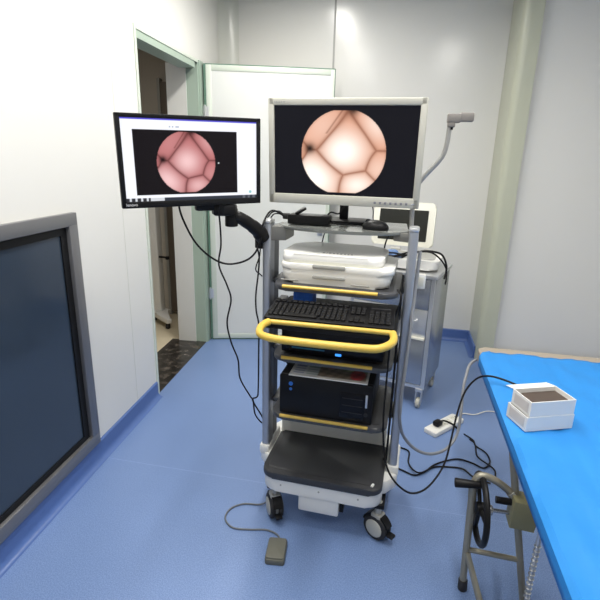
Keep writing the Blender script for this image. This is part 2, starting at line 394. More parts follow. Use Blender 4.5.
# ================================================================== ENDOSCOPY CART
CO = Vector((-.42, 1.62, 0)); CA = radians(-2.2)
cart = thing('equipment_cart', 'grey medical equipment cart with yellow handle, dark trays and large front casters', 'cart', CO, (0, 0, CA))
CM = Matrix.Translation(CO) @ Matrix.Rotation(CA, 4, 'Z')
def cw(u, v, z): return tuple(CM @ Vector((u, v, z)))
b = NB()
prism(b, rrect(-.055, .440, -.002, .30, (.02, .02, .06, .06), 8), .170, .236, .008)
prism(b, [(-.03, .10), (.43, .07), (.455, .085), (.492, .14), (.498, .36), (.46, .44), (-.08, .44), (-.112, .38), (-.112, .17), (-.08, .13)], .185, .250, .01)
obj('base', b, M['whitep'], cart)
b = NB(); prism(b, rrect(.104, .272, .006, .20, .006, 2), .094, .180, .004); obj('front_cover', b, M['whitep'], cart)
b = NB(); prism(b, rrect(-.06, .43, .315, .44, (.03, .03, .01, .01), 5), .24, .335, .015); obj('rear_cover', b, M['whitep'], cart)
tr = obj('lower_tray', prism(NB(), rrect(-.056, .440, -.008, .315, (.015, .015, .05, .05), 8), .232, .262, .008, 3), M['tray'], cart)
obj('tray_inlay', prism(NB(), rrect(-.035, .420, .02, .295, .03, 6), .261, .2635, .001), M['tray'], tr)
b = NB(); cyl(b, (.398, .013, .262), (.404, .030, .2635), .0055, sides=10); obj('tray_label', b, M['mark'], tr)
for u_ in (.03, .19, .35):
    obj('screw', cyl(NB(), (u_, -.004, .205), (u_, .002, .205), .004, sides=8), M['greyp'], cart)
for x0, x1 in ((-.112, -.066), (.444, .496)):
    obj('post_foot', prism(NB(), rrect(x0, x1, .140, .325, .012, 4), .235, .280, .008), M['whitep'], cart)
for k, (x0, x1) in enumerate(((-.104, -.070), (.452, .487))):
    p_ = obj('post', prism(NB(), rrect(x0, x1, .150, .215, .010, 4), .27, 1.255), M['alu'], cart)
    obj('post_cap', prism(NB(), rrect(x0-.001, x1+.001, .149, .216, .011, 4), 1.255, 1.272, .006), M['steelb'], p_)
    bx_ = NB(); bx(bx_, x0+.006, x1-.006, .215, .29, .27, 1.24); obj('rear_web', bx_, M['aludark'], cart)
    s = 1 if k == 0 else -1; xi = x1 if k == 0 else x0
    for z in (1.022, .734, .485, .92):
        bb = NB(); box(bb, (xi+s*.018, .25, z), (.036, .12, .022), .006); obj('shelf_bracket', bb, M['shelf'], cart)
    bb = NB(); prism(bb, [(xi, .16), (xi+s*.055, .18), (xi+s*.055, .30), (xi, .30)] if s > 0 else [(xi, .30), (xi+s*.055, .30), (xi+s*.055, .18), (xi, .16)], 1.19 if k == 0 else 1.215, 1.247, .004); obj('shelf_bracket', bb, M['bracket'], cart)
# top shelf: thin, with a bowed front
pts = [(-.035, .44), (-.05, .20)]+[(-.05+.50*k/12, .20-.09*sin(pi*k/12)**.6) for k in range(1, 12)]+[(.45, .20), (.435, .44)]
obj('top_shelf', prism(NB(), pts, 1.238, 1.25, .003), M['glasshelf'], cart)
for z, d0 in ((1.045, .045), (.757, .045), (.508, .035)):
    sh = obj('shelf', prism(NB(), rrect(-.032, .436, d0, .42, (.02, .02, .055, .055), 8), z-.021, z, .006, 2), M['shelf'], cart)
    obj('shelf_well', prism(NB(), rrect(-.012, .416, d0+.03, .40, .03, 6), z-.001, z+.001), M['tray'], sh)
    obj('yellow_strip', tube(NB(), [(.010, d0+.004, z-.004), (.364, d0+.004, z-.004)], .0068, 10, smooth=False), M['yellow'], sh)
kt = obj('keyboard_tray', prism(NB(), rrect(-.015, .445, -.115, .26, (.01, .01, .02, .02), 4), .930, .946, .004), M['blackm'], cart)
obj('tray_edge', tube(NB(), [(.008, -.122, .958), (.438, -.112, .960)], .0085, 12, smooth=False), M['yellow'], kt)
for x in (-.02, .44): obj('slide_rail', bx(NB(), x, x+.012, -.05, .30, .905, .93), M['aludark'], kt)
hp = [(.012, -.122, .957), (.003, -.150, .956), (.003, -.19, .954), (.020, -.232, .951), (.065, -.250, .949), (.14, -.254, .949), (.25, -.252, .949), (.35, -.249, .950), (.398, -.240, .951), (.430, -.205, .954), (.440, -.16, .956), (.434, -.113, .958)]
obj('push_handle', tube(NB(), hp, .0128, 14), M['yellow'], cart)
def caster(parent, x, y, ang, r=.052, w=.05, name='caster', wide=.05):
    """swivelling twin-wheel caster; ang = heading of the axle"""
    e = NB(); A = Vector((cos(ang), sin(ang), 0)); c = Vector((x, y, r))
    cyl(e, c-A*w*.30, c+A*w*.30, r-.012, sides=24)
    tl = Vector((-A.y, A.x, 0))
    cyl(e, Vector((x, y, r))+tl*.0+Vector((0, 0, .03)), (x, y, .172), .014, sides=14)
    box(e, c+Vector((0, 0, r*.9)), (.046, .046, .03), .008, rot=Matrix.Rotation(ang, 4, 'Z'))
    o = obj(name, e, M['greyp'], parent)
    for s in (-1, 1):
        e = NB(); cyl(e, c+A*s*w*.12, c+A*s*w*.5, r, sides=32, bev=.008); obj('tyre', e, M['rubber'], o)
        e = NB(); cyl(e, c+A*s*w*.48, c+A*s*(w*.5+.003), r*.70, sides=28, bev=.002); obj('hub', e, M['hubw'], o)
    e = NB(); q = Matrix.Rotation(ang, 4, 'Z')
    ring = []
    for k in range(9):
        a = radians(20+150*k/8); ring.append((cos(a)*(r+.008), sin(a)*(r+.008)))
    inner = [(x_*.86, z_*.86) for x_, z_ in ring[::-1]]
    b3 = bmesh.new(); pr = ring+inner
    lo = [b3.verts.new((-w*.34, p[0], p[1])) for p in pr]; hi = [b3.verts.new((w*.34, p[0], p[1])) for p in pr]; n = len(pr)
    for i in range(n): b3.faces.new((lo[i], lo[(i+1) % n], hi[(i+1) % n], hi[i]))
    for i in range(8):
        b3.faces.new((lo[i], lo[i+1], lo[n-2-i], lo[n-1-i])); b3.faces.new((hi[i], hi[i+1], hi[n-2-i], hi[n-1-i]))
    merge(e, b3, Matrix.Translation(c) @ q); obj('fender', e, M['blackp'], o)
    e = NB(); box(e, c+tl*(r+.012)+Vector((0, 0, -.01)), (.03, .03, .012), .004, rot=q); obj('brake_pedal', e, M['blackp'], o)
    return o
caster(cart, -.012, .055, radians(212), .054, .056)
caster(cart, .432, .052, radians(240), .055, .05)
caster(cart, -.035, .39, radians(185), .05, .05)
caster(cart, .425, .39, radians(170), .05, .05)
obj('cover_bracket', bx(NB(), .273, .290, .03, .19, .10, .172, .002), M['blackp'], cart)
for u_ in (-.02, .385):
    b = NB(); bx(b, u_-.02, u_+.07, .03, .15, .15, .171, .004); obj('caster_mount', b, M['blackp'], cart)

# ---- things standing on the cart
def local(name, label, cat, u, v, z, dyaw=0): return thing(name, label, cat, cw(u, v, z), (0, 0, CA+radians(dyaw)))
# white closed clamshell unit (shelf 1)
t = local('clamshell_unit', 'white closed clamshell scanner with handle slots on the upper cart shelf', 'medical device', .197, .235, 1.046, -1)
b = NB()
prism(b, rrect(-.213, .213, -.150, .150, (.06, .06, .05, .05), 8), 0, .052, .018, 3, taper=.05); obj('lower_body', b, M['whitep'], t)
b = NB(); prism(b, rrect(-.213, .218, -.150, .150, (.06, .06, .05, .05), 8), .050, .076, .010, 3); obj('middle_body', b, M['whitep'], t)
b = NB(); prism(b, rrect(-.212, .178, -.140, .150, (.07, .07, .055, .055), 8), .070, .112, .017, 4); obj('lid', b, M['whitep'], t)
obj('grille_band', prism(NB(), rrect(-.209, .175, -.1405, .148, (.07, .07, .053, .053), 8), .077, .089), M['creamp'], t)
obj('handle_slot', (lambda b: box(b, (-.018, -.151, .071), (.125, .012, .017), .006))(NB()), M['greyp'], t)
obj('handle_recess', (lambda b: box(b, (-.018, -.147, .030), (.125, .012, .012), .004))(NB()), M['greyp'], t)
for x in (.10, -.17): obj('foot_slot', (lambda b: box(b, (x, -.144, .010), (.07, .006, .005), .002))(NB()), M['greyp'], t)
b = NB(); xx = -.058
for w_ in (.012, .004, .012, .010, .009, .011, .010, .008, .010):
    box(b, (xx+w_/2, -.085, .1122), (w_*.7, .014, .0008)); xx += w_+.004
obj('lid_lettering', b, M['ink'], t)
# blue pouch & keyboard
o = tag(recenter(obj('folded_pouch', box(NB(), cw(.078, .135, .982), (.078, .09, .066), .014, 3, Matrix.Rotation(CA, 4, 'Z')), M['bluecloth'])), 'bright blue folded pouch lying behind the keyboard', 'pouch')
t = local('computer_keyboard', 'black computer keyboard on the pull-out tray above the yellow handle', 'keyboard', .208, -.015, .9475, 1.8)
KT = Matrix.Rotation(radians(9), 4, 'X')
b = NB(); merge(b, prism(NB(), rrect(-.225, .225, -.078, .078, .008, 3), .0, .018, .004), Matrix.Translation((0, 0, .0135)) @ KT); obj('keyboard_body', b, M['blackp'], t)
def keys(x0, x1, y0, rows, n, gap=.002, skip=()):
    b = NB(); w_ = (x1-x0)/n
    for r_ in range(rows):
        for k in range(n):
            if (r_, k) in skip: continue
            box(b, (x0+w_*(k+.5), y0+r_*.0195, .0215), (w_-gap*1.4, .0165, .008), .0022, 1)
    q = NB(); merge(q, b, Matrix.Translation((0, 0, .0135)) @ KT); return q
kk = mat('key_cap', (.010, .010, .011), .45, spec=.2)
obj('letter_keys', keys(-.215, .062, -.052, 5, 15, skip=[(0, k) for k in range(3, 10)]), kk, t)
b = NB(); box(b, (-.10, -.052, .0215), (.12, .0165, .008), .002, 1); q = NB(); merge(q, b, Matrix.Translation((0, 0, .0135)) @ KT); obj('space_bar', q, kk, t)
obj('function_keys', keys(-.215, .062, .056, 1, 13), kk, t)
obj('navigation_keys', keys(.070, .126, .0065, 3, 3), kk, t)
obj('arrow_keys', keys(.070, .126, -.052, 2, 3, skip=[(1, 0), (1, 2)]), kk, t)
obj('number_keys', keys(.136, .214, -.052, 5, 4), kk, t)
b = NB(); box(b, (.175, .060, .0192), (.07, .012, .001)); q = NB(); merge(q, b, Matrix.Translation((0, 0, .0135)) @ KT); obj('indicator_strip', q, M['rubber'], t)
# video recorder (shelf 2)
t = local('video_recorder', 'black recorder box with a small blue light on the middle cart shelf', 'recorder', .195, .235, .758)
obj('housing', bx(NB(), -.195, .205, -.155, .16, .008, .125, .006), M['blackm'], t)
obj('front_panel', bx(NB(), -.19, .20, -.160, -.154, .014, .118, .003), M['blackgl'], t)
obj('power_light', (lambda b: box(b, (.035, -.163, .022), (.024, .006, .010), .004))(NB()), M['ledblue'], t)
obj('display_line', bx(NB(), -.15, -.02, -.1625, -.160, .030, .036), mat('teal_line', (.01, .12, .2), .4), t)
for x in (-.16, .17):
    for y in (-.12, .12): obj('foot', cyl(NB(), (x, y, 0), (x, y, .009), .012, sides=12), M['rubber'], t)
# computer tower on its side (shelf 3)
t = local('computer_tower', 'black desktop computer lying on its side on the lowest yellow-edged shelf', 'computer', .190, .245, .510)
obj('case', bx(NB(), -.185, .185, -.175, .175, .003, .168, .003), M['blackm'], t)
obj('front_bezel', bx(NB(), -.186, .186, -.196, -.174, .002, .170, .006), M['blackp'], t)
obj('bezel_recess', bx(NB(), .06, .155, -.198, -.194, .02, .13, .003), M['blackgl'], t)
for z in (.045, .075, .105): obj('drive_slot', bx(NB(), .068, .148, -.1995, -.1975, z, z+.003), M['rubber'], t)
obj('silver_strip', bx(NB(), .158, .166, -.199, -.195, .075, .13, .001), M['steelb'], t)
obj('power_button', cyl(NB(), (.162, -.199, .045), (.162, -.195, .045), .008, sides=16), M['rubber'], t)
for z in (.136, .113):
    b = NB(); cyl(b, (-.139, -.1985, z), (-.139, -.196, z), .0085 if z > .12 else .006, sides=16); obj('blue_sticker', b, M['bluestick'], t)
# magazine on the tower
def picture(name, w, h, nx, ny, fn, m_, parent=None, mtx=None):
    """flat grid in x/z facing -y with colours fn(u, v)"""
    b = NB(); lay = b.loops.layers.float_color.new('Col')
    vs = [[b.verts.new(((i/nx-.5)*w, 0, (j/ny-.5)*h)) for i in range(nx+1)] for j in range(ny+1)]
    if mtx is not None: b.transform(mtx)
    for j in range(ny):
        for i in range(nx):
            f_ = b.faces.new((vs[j][i], vs[j][i+1], vs[j+1][i+1], vs[j+1][i]))
            for l, (a, c) in zip(f_.loops, ((i, j), (i+1, j), (i+1, j+1), (i, j+1))): l[lay] = (*fn(a/nx, c/ny), 1)
    me = bpy.data.meshes.new(name); b.to_mesh(me); b.free(); me.materials.append(m_)
    o = bpy.data.objects.new(name, me); COL.objects.link(o)
    if parent: o.parent = parent
    return o
def magfn(u, v):
    n = sin(u*37+v*11)*sin(v*29-u*17)
    if u < .36:
        if u < .05 or v < .08 or v > .94: return (.55, .55, .54)
        if .08 < v < .9 and sin(v*60) > .1 and (u < .17 or u > .2): return (.16, .18, .34) if u < .18 else (.25, .35, .33)
        return (.55, .57, .58)
    if v < .08 or u > .97: return (.62, .60, .57)
    c = (.26, .20, .14)
    if (u-.5)**2*4+(v-.7)**2 < .06: c = (.45, .20, .18)
    elif u > .66 and v > .4: c = (.32, .34, .16)
    if (u-.86)**2*6+(v-.30)**2 < .055: c = (.42, .05, .05)
    k = .75+.35*n; return tuple(x*k for x in c)
t = local('magazine', 'glossy colour magazine lying on top of the computer tower', 'magazine', .195, .155, .6805, .5)
obj('pages', bx(NB(), -.155, .155, -.105, .105, 0.0, .004, .001), M['whitep'], t)
picture('cover', .309, .209, 60, 30, magfn, vcol('cover_print', .3), t, Matrix.Translation((0, 0, .0046)) @ Matrix.Rotation(radians(-90), 4, 'X'))
# black power brick on the rear cover of the base
t = local('power_adapter', 'small black power brick on the white cart base below the computer tower', 'power adapter', .095, .34, .336)
obj('housing', box(NB(), (0, -.01, .022), (.06, .05, .044), .006), M['blackp'], t)
obj('lead', tube(NB(), [(-.03, 0, .02), (-.06, -.01, .03), (-.085, -.01, .012), (-.10, .02, .008), (-.12, .02, .04), (-.125, .03, .11)], .0028, 8), M['cable'], t)
# power adapter on the top shelf, mouse
t = local('power_adapter', 'long black power adapter on the top cart shelf left of the monitor foot', 'power adapter', .065, .235, 1.2505, 0)
obj('housing', box(NB(), (0, 0, .021), (.165, .07, .038), .006), M['blackp'], t)
obj('label_plate', box(NB(), (0, 0, .0402), (.11, .045, .0008)), M['blackgl'], t)
obj('plug', (lambda b: (cyl(b, (-.082, 0, .028), (-.108, 0, .028), .012, sides=12), b)[-1])(NB()), M['rubber'], t)
obj('cord_clip', (lambda b: box(b, (-.035, -.01, .052), (.016, .05, .012), .004, rot=Matrix.Rotation(radians(-40), 4, 'Z') @ Matrix.Rotation(radians(25), 4, 'X')))(NB()), M['blackp'], t)
obj('lead', tube(NB(), [(.08, .0, .02), (.10, -.01, .012), (.125, .0, .008), (.15, .02, .006)], .0035, 8), M['cable'], t)
obj('lead', tube(NB(), [(.06, .02, .03), (.08, .02, .05), (.11, .03, .045), (.13, .035, .075)], .003, 8), M['cable'], t)
obj('lead', tube(NB(), [(-.108, 0, .028), (-.125, 0, .036), (-.145, -.01, .034), (-.158, -.018, .015), (-.163, -.02, .004)], .003, 8), M['cable'], t)
obj('lead', tube(NB(), [(-.108, .006, .030), (-.128, .01, .044), (-.155, .0, .040), (-.172, -.015, .015)], .003, 8), M['cable'], t)
b = NB(); bm_ = bmesh.new(); bmesh.ops.create_uvsphere(bm_, u_segments=24, v_segments=14, radius=1)
for v in bm_.verts:
    if v.co.z < 0: v.co.z = max(v.co.z, -.25)
merge(b, bm_, Matrix.Diagonal((.036, .052, .028, 1)))
t = local('computer_mouse', 'black computer mouse on the right side of the top cart shelf', 'mouse', .325, .21, 1.2505, 75)
o = obj('mouse_body', b, M['blackp'], t); o.location = (0, 0, .0072)
obj('wheel', cyl(NB(), (-.004, .03, .027), (.004, .03, .027), .010, sides=14), M['rubber'], t)
cable('mouse_cable', [cw(.345, .255, 1.262), cw(.352, .30, 1.258), cw(.335, .36, 1.256), cw(.30, .40, 1.258), cw(.292, .43, 1.30), cw(.282, .43, 1.34)], .0025, M['cable'], 'thin black mouse cable rising behind the large monitor')
# small white box clipped to the right post
t = local('wall_plug_adapter', 'small white box fixed to the outer side of the right cart post', 'adapter', .508, .25, 1.030)
obj('housing', box(NB(), (0, -.02, .03), (.040, .03, .056), .004), M['whitep'], t)
obj('outlet_face', box(NB(), (0, -.0355, .03), (.026, .002, .036), .001), M['creamp'], t)

# ---- screens' image: soft pink folds in a round field
def folds(x, y, warm):
    """x, y in units of the field radius (y down)"""
    # lobes: centre, radii, tilt, lift
    lobes = [(.05, -.10, .78, .72, 0, .10), (-.60, -.58, .72, .56, -48, .0), (.80, -.62, .72, .52, 55, .03), (.92, .32, .46, .50, 0, .0),
             (-.60, .56, .84, .58, 40, .13), (.36, .80, .66, .46, -6, .06), (-1.12, .0, .42, .5, 0, -.06)]
    f = []
    for k, (a, b_, ra, rb_, tl, lift) in enumerate(lobes):
        t_ = radians(tl); dx, dy = x-a, y-b_; p = (dx*cos(t_)+dy*sin(t_))/ra; q = (-dx*sin(t_)+dy*cos(t_))/rb_
        if k == 0: p, q = p+.12*q*q*(1 if p > 0 else -1)*(q < 0), q
        f.append((lift+1-(abs(p)**2.2+abs(q)**2.2)**(1/2.2), k, p, q))
    f.sort(reverse=True)
    e = f[0][0]-f[1][0]; k, p, q = f[0][1:]
    crease = 1-math.exp(-(e/.10)**1.15)
    depth = max(0, min(1, (f[0][0]+.25)/.55))
    hx_, hy_, hs, hr = {0: (-.05, .08, 1.05, .62), 4: (-.05, .08, 1.05, .70), 5: (.0, -.12, .80, .60), 2: (-.1, .0, .50, .60), 1: (.1, .1, .22, .7), 3: (-.2, .1, .3, .7)}.get(k, (0, 0, .05, .5))
    g = hs*math.exp(-((p-hx_)**2+(q-hy_)**2)/(hr*hr))
    if not warm: g = .78*g**1.3
    base = (.76, .38, .25) if warm else (.50, .17, .17)
    hi = (1.08, 1.02, .93) if warm else (.92, .62, .62)
    c = [bb*(1-min(1, g))+h*min(1, g) for bb, h in zip(base, hi)]
    dk = (.30, .12, .07) if warm else (.13, .035, .035)
    s_ = (.12+.88*crease)*(.45+.55*depth)*(.72+.28*(1-math.exp(-e/.30)))
    c = [d_+(ch-d_)*s_ for ch, d_ in zip(c, dk)]
    for px, py, rad in ((.20, -1.0, .13), (-.80, -.10, .13)):
        s2 = 1-math.exp(-((x-px)**2+(y-py)**2)/rad**2); c = [ch*(.05+.95*s2) for ch in c]
    # fine dark fold line across the upper left lobe
    d = abs((x+.36)*.82+(y+.52)*.57)
    if -.98 < y < -.45: c = [ch*(1-v*math.exp(-(d/.022)**2)) for ch, v in zip(c, (.42, .48, .5))]
    r = x*x+y*y
    if r > .9: c = [ch*(1-(r-.9)*1.6) for ch in c]
    return tuple(max(0, min(1, v)) for v in c)
def big_fn(u, v):
    # u right, v up, screen 1.48:1
    X = (u-.497)*1.60; Y = ((1-v)-.515)*1.0
    R = .475; x, y = X/R, Y/R
    if x*x+y*y < 1 and y < .94 and y > -.97: return folds(x, y, True)
    return (.007, .007, .010)
def small_fn(u, v):
    y = 1-v
    if y < .022: return (.10, .09, .60)
    if y > .955:
        if u > .27: return (.035, .04, .055) if u < .86 else ((.12, .13, .15) if sin(u*150) > 0 else (.035, .04, .055))
        return (.035, .035, .04) if (sin(u*160) > -.3 and u < .17 and y > .958) else (.62, .64, .68)
    if .075 < u < .838 and .135 < y < .92:
        X = (u-.447)*1.78; Y = y-.525; R = .385; a, b_ = X/R, Y/R
        if a*a+b_*b_ < 1 and -.98 < b_ < .97: return folds(a, b_, False)
        if (u-.69)**2*3+(y-.53)**2 < .00012: return (.6, .65, .65)
        return (.008, .006, .007)
    if .088 < y < .105 and any(abs(u-c) < .006 for c in (.335, .358, .382, .395)): return (.45, .5, .6)
    if (u-.945)**2*3+(y-.915)**2 < .0004: return (.25, .55, .55)
    if .965 > u > .015: return (.90, .91, .98)
    return (.86, .87, .93)

# ---- big monitor
t = thing('large_monitor', 'large monitor with pale grey bezel showing a round pink picture, above the cart', 'monitor', cw(.205, .395, 1.2505), (0, 0, CA))
bc = Vector((-.217, 1.775, 1.520)); ry = radians(-1.8)
loc_c = CM.inverted() @ bc - Vector((.205, .395, 1.2505))
MB_ = Matrix.Translation(loc_c) @ Matrix.Rotation(ry-CA, 4, 'Z') @ Matrix.Rotation(radians(3.86), 4, 'X')
def xf(b, mt): q = NB(); merge(q, b, mt); return q
W_, H2 = .56, .37
b = NB(); L, R_, T_, B_ = .0225, .0235, .0245, .036
bx(b, -W_/2, -W_/2+L, 0, .045, -H2/2, H2/2, .004); bx(b, W_/2-R_, W_/2, 0, .045, -H2/2, H2/2, .004)
bx(b, -W_/2+.002, W_/2-.002, 0, .045, H2/2-T_, H2/2, .004); bx(b, -W_/2+.002, W_/2-.002, 0, .045, -H2/2, -H2/2+B_, .004)
obj('bezel', xf(b, MB_), M['bezel'], t)
b = NB(); prism(b, rrect(-.24, .24, -.15, .16, .03, 4), -.065, -.03, .01); bx(b, -W_/2+.01, W_/2-.01, .02, .044, -H2/2+.01, H2/2-.01) if False else None
q = xf(b, Matrix.Rotation(radians(90), 4, 'X')); obj('rear_shell', xf(q, MB_), M['bezel'], t)
sw, sh_ = W_-L-R_, H2-T_-B_
picture('screen', sw+.002, sh_+.002, 360, 226, big_fn, vcol_emis('large_screen_image', 1.04), t, MB_ @ Matrix.Translation(((L-R_)/2, .006, (B_-T_)/2)))
for k in range(7):
    obj('menu_button', xf(box(NB(), (.123+k*.0188, -.0005, -H2/2+.016), (.0085, .003, .0085), .001), MB_), M['ink'], t)
obj('power_indicator', xf(box(NB(), (.258, -.0005, -H2/2+.016), (.012, .002, .004), .001), MB_), M['steelb'], t)
b = NB(); xx = -W_/2+.026
for w_ in (.006, .005, .004, .006, .007, .004, .005): box(b, (xx, -.0003, H2/2-.0125), (w_*.7, .001, .006)); xx += w_+.0008
obj('bezel_lettering', xf(b, MB_), M['greyp'], t)
b = NB(); box(b, (loc_c.x-.02, -.015, .10), (.036, .016, .20), .004); box(b, (loc_c.x-.02, -.06, .20), (.07, .09, .06), .006); obj('stand_column', b, M['blackp'], t)
obj('stand_base', prism(NB(), rrect(-.10, .085, -.10, .045, .03, 6), 0, .012, .004), M['blackp'], t)

# ---- small monitor on the side arm
sc = Vector((-.697, 1.568, 1.479)); SA = radians(40.1)
t = thing('small_monitor', 'small black-framed monitor showing a software window, mounted left of the cart', 'monitor', sc, (0, 0, SA))
MS = Matrix.Rotation(radians(-1.1), 4, 'Y') @ Matrix.Rotation(radians(2.3), 4, 'X')
W_, H2 = .49, .295
b = NB(); L, R_, T_, B_ = .0155, .0155, .0135, .0215
bx(b, -W_/2, -W_/2+L, 0, .022, -H2/2, H2/2, .003); bx(b, W_/2-R_, W_/2, 0, .022, -H2/2, H2/2, .003)
bx(b, -W_/2+.002, W_/2-.002, 0, .022, H2/2-T_, H2/2, .003); bx(b, -W_/2+.002, W_/2-.002, 0, .022, -H2/2, -H2/2+B_, .003)
obj('bezel', xf(b, MS), M['blackp'], t)
b = NB(); box(b, (0, .024, 0), (W_-.01, .012, H2-.01), .004); box(b, (0, .036, -.01), (.30, .02, .19), .008); obj('rear_shell', xf(b, MS), M['blackp'], t)
picture('screen', W_-L-R_+.002, H2-T_-B_+.002, 280, 170, small_fn, vcol_emis('small_screen_image', 1.04), t, MS @ Matrix.Translation((0, .005, (B_-T_)/2)))
def text_mesh(body, size, ext=.0004):
    cu = bpy.data.curves.new('txt', 'FONT'); cu.body = body; cu.size = size; cu.extrude = ext; cu.align_x = 'LEFT'
    o = bpy.data.objects.new('txt', cu); COL.objects.link(o); bpy.context.view_layer.update()
    me = bpy.data.meshes.new_from_object(o.evaluated_get(bpy.context.evaluated_depsgraph_get()))
    b = NB(); b.from_mesh(me); bpy.data.objects.remove(o); bpy.data.curves.remove(cu); bpy.data.meshes.remove(me); return b
b = text_mesh('lenovo', .0135)
obj('bezel_lettering', xf(b, MS @ Matrix.Translation((-W_/2+.012, -.0006, -H2/2+.0075)) @ Matrix.Rotation(radians(90), 4, 'X')), M['inkwhite'], t)
# arm, from the monitor's back to the left post
t = thing('monitor_arm', 'black jointed arm carrying the small monitor from the left cart post', 'monitor arm', (-.535, 1.80, 1.16))
def rel(p): return tuple(Vector(p)-Vector((-.535, 1.80, 1.16)))
b = NB(); box(b, rel((-.680, 1.640, 1.375)), (.10, .03, .13), .008, rot=Matrix.Rotation(SA, 4, 'Z')); cyl(b, rel((-.645, 1.672, 1.295)), rel((-.645, 1.672, 1.36)), .034, sides=20, bev=.005); box(b, rel((-.630, 1.675, 1.312)), (.085, .06, .042), .01, rot=Matrix.Rotation(radians(15), 4, 'Z'))
obj('mount_head', b, M['blackp'], t)
b = NB(); cyl(b, rel((-.612, 1.69, 1.250)), rel((-.612, 1.69, 1.318)), .024, sides=20, bev=.004); obj('elbow', b, M['blackp'], t)
b = NB(); tube(b, [rel(p) for p in ((-.615, 1.69, 1.284), (-.590, 1.70, 1.284), (-.56, 1.725, 1.262), (-.532, 1.755, 1.232), (-.516, 1.785, 1.200))], .02, 14, radii=[.021, .023, .024, .026, .030]); obj('spring_arm', b, M['blackp'], t)
b = NB(); tube(b, [rel(p) for p in ((-.615, 1.70, 1.297), (-.57, 1.725, 1.277), (-.54, 1.752, 1.252))], .008, 10); obj('arm_cover', b, M['greyp'], t)
b = NB(); cyl(b, rel((-.528, 1.80, 1.155)), rel((-.528, 1.80, 1.243)), .026, sides=20, bev=.004); bx(b, *[v for p in ((rel((-.535, 0, 0))[0], rel((-.526, 0, 0))[0]), (-.03, .03), (0, .07)) for v in p]); obj('post_clamp', b, M['blackp'], t)

# ---- angled holder at the right post
o_ = Vector((.045, 1.83, 1.272))
t = thing('instrument_holder', 'bent steel rod with a small grey clamp head behind the large monitor', 'instrument holder', o_)
def rl(x, y, z): return tuple(Vector((x, y, z))-o_)
obj('rod', tube(NB(), [rl(.045, 1.83, 1.26), rl(.043, 1.83, 1.33), rl(.041, 1.84, 1.375)], .0088, 12), M['armsteel'], t)
obj('bent_arm', tube(NB(), [rl(.041, 1.84, 1.375), rl(.05, 1.845, 1.41), rl(.075, 1.85, 1.447), rl(.12, 1.85, 1.502), rl(.136, 1.85, 1.53), rl(.143, 1.85, 1.57), rl(.145, 1.85, 1.622)], .0088, 12), M['armsteel'], t)
b = NB(); box(b, rl(.150, 1.85, 1.628), (.026, .032, .02), .003); box(b, rl(.157, 1.85, 1.648), (.045, .036, .030), .004); box(b, rl(.200, 1.85, 1.652), (.046, .034, .030), .004); obj('clamp_head', b, M['armhead'], t)
obj('clamp_screw', cyl(NB(), rl(.150, 1.85, 1.61), rl(.150, 1.85, 1.625), .008, sides=12), M['blackp'], t)

# ---- cables at the cart
cable('video_cable', [(-.776, 1.62, 1.35), (-.776, 1.60, 1.325), (-.769, 1.62, 1.267), (-.735, 1.64, 1.188), (-.685, 1.67, 1.129), (-.633, 1.70, 1.103), (-.574, 1.73, 1.113), (-.535, 1.74, 1.147), (-.515, 1.745, 1.20), (-.512, 1.752, 1.245), (-.495, 1.81, 1.30), (-.45, 1.83, 1.29)], .0038, M['cable'], 'black cable looping from the small monitor up to the left cart post')
cable('power_cable', [(-.645, 1.655, 1.35), (-.640, 1.635, 1.316), (-.642, 1.65, 1.259), (-.652, 1.68, 1.179), (-.662, 1.68, 1.101), (-.631, 1.68, 1.024), (-.623, 1.7, .959), (-.641, 1.7, .865), (-.633, 1.72, .773), (-.611, 1.74, .687), (-.607, 1.75, .6), (-.566, 1.76, .516), (-.553, 1.76, .498), (-.55, 1.78, .42), (-.521, 1.785, .379), (-.518, 1.79, .4), (-.552, 1.77, .479), (-.556, 1.765, .502), (-.541, 1.78, .505), (-.537, 1.785, .54), (-.535, 1.785, .714), (-.535, 1.785, .834), (-.541, 1.77, .90), (-.541, 1.765, .968), (-.533, 1.77, 1.051), (-.527, 1.765, 1.12), (-.53, 1.75, 1.165)], .0034, M['cable'], 'thin black cable hanging from the small monitor and doubling back up the left post')
cable('short_cable', [(-.517, 1.735, 1.19), (-.515, 1.74, 1.17), (-.52, 1.745, 1.132), (-.535, 1.75, 1.09), (-.535, 1.75, 1.072), (-.521, 1.752, 1.060), (-.512, 1.757, 1.05)], .0026, M['cable'], 'short thin cable curling under the arm joint beside the left post')
cable('corrugated_hose', [(.085, 1.80, 1.18), (.080, 1.78, 1.05), (.075, 1.745, .90), (.067, 1.71, .72), (.062, 1.71, .62), (.066, 1.73, .512), (.09, 1.79, .404), (.146, 1.84, .318), (.217, 1.9, .265), (.29, 1.96, .263), (.338, 2.02, .31), (.349, 2.06, .403), (.355, 2.12, .485), (.368, 2.17, .535), (.388, 2.22, .575), (.43, 2.26, .590), (.50, 2.27, .588)], .0068, M['hose'], 'grey hose sagging from the right cart post to the corner of the bed', cat='hose')
cable('instrument_cable', [cw(.430, .10, 1.052), cw(.447, .07, 1.03), (.010, 1.675, .95), (.005, 1.672, .896), (.002, 1.666, .701), (.003, 1.655, .541), (.015, 1.645, .416), (.036, 1.62, .35), (.074, 1.6, .308), (.126, 1.6, .277), (.178, 1.62, .285), (.222, 1.66, .318), (.254, 1.7, .368), (.273, 1.75, .439), (.291, 1.8, .53), (.316, 1.84, .611), (.355, 1.86, .664), (.394, 1.84, .692), (.448, 1.8, .700), (.52, 1.74, .698), (.60, 1.70, .697)], .0040, M['cable'], 'long black cable sagging from the cart and arching over the blue bed sheet')
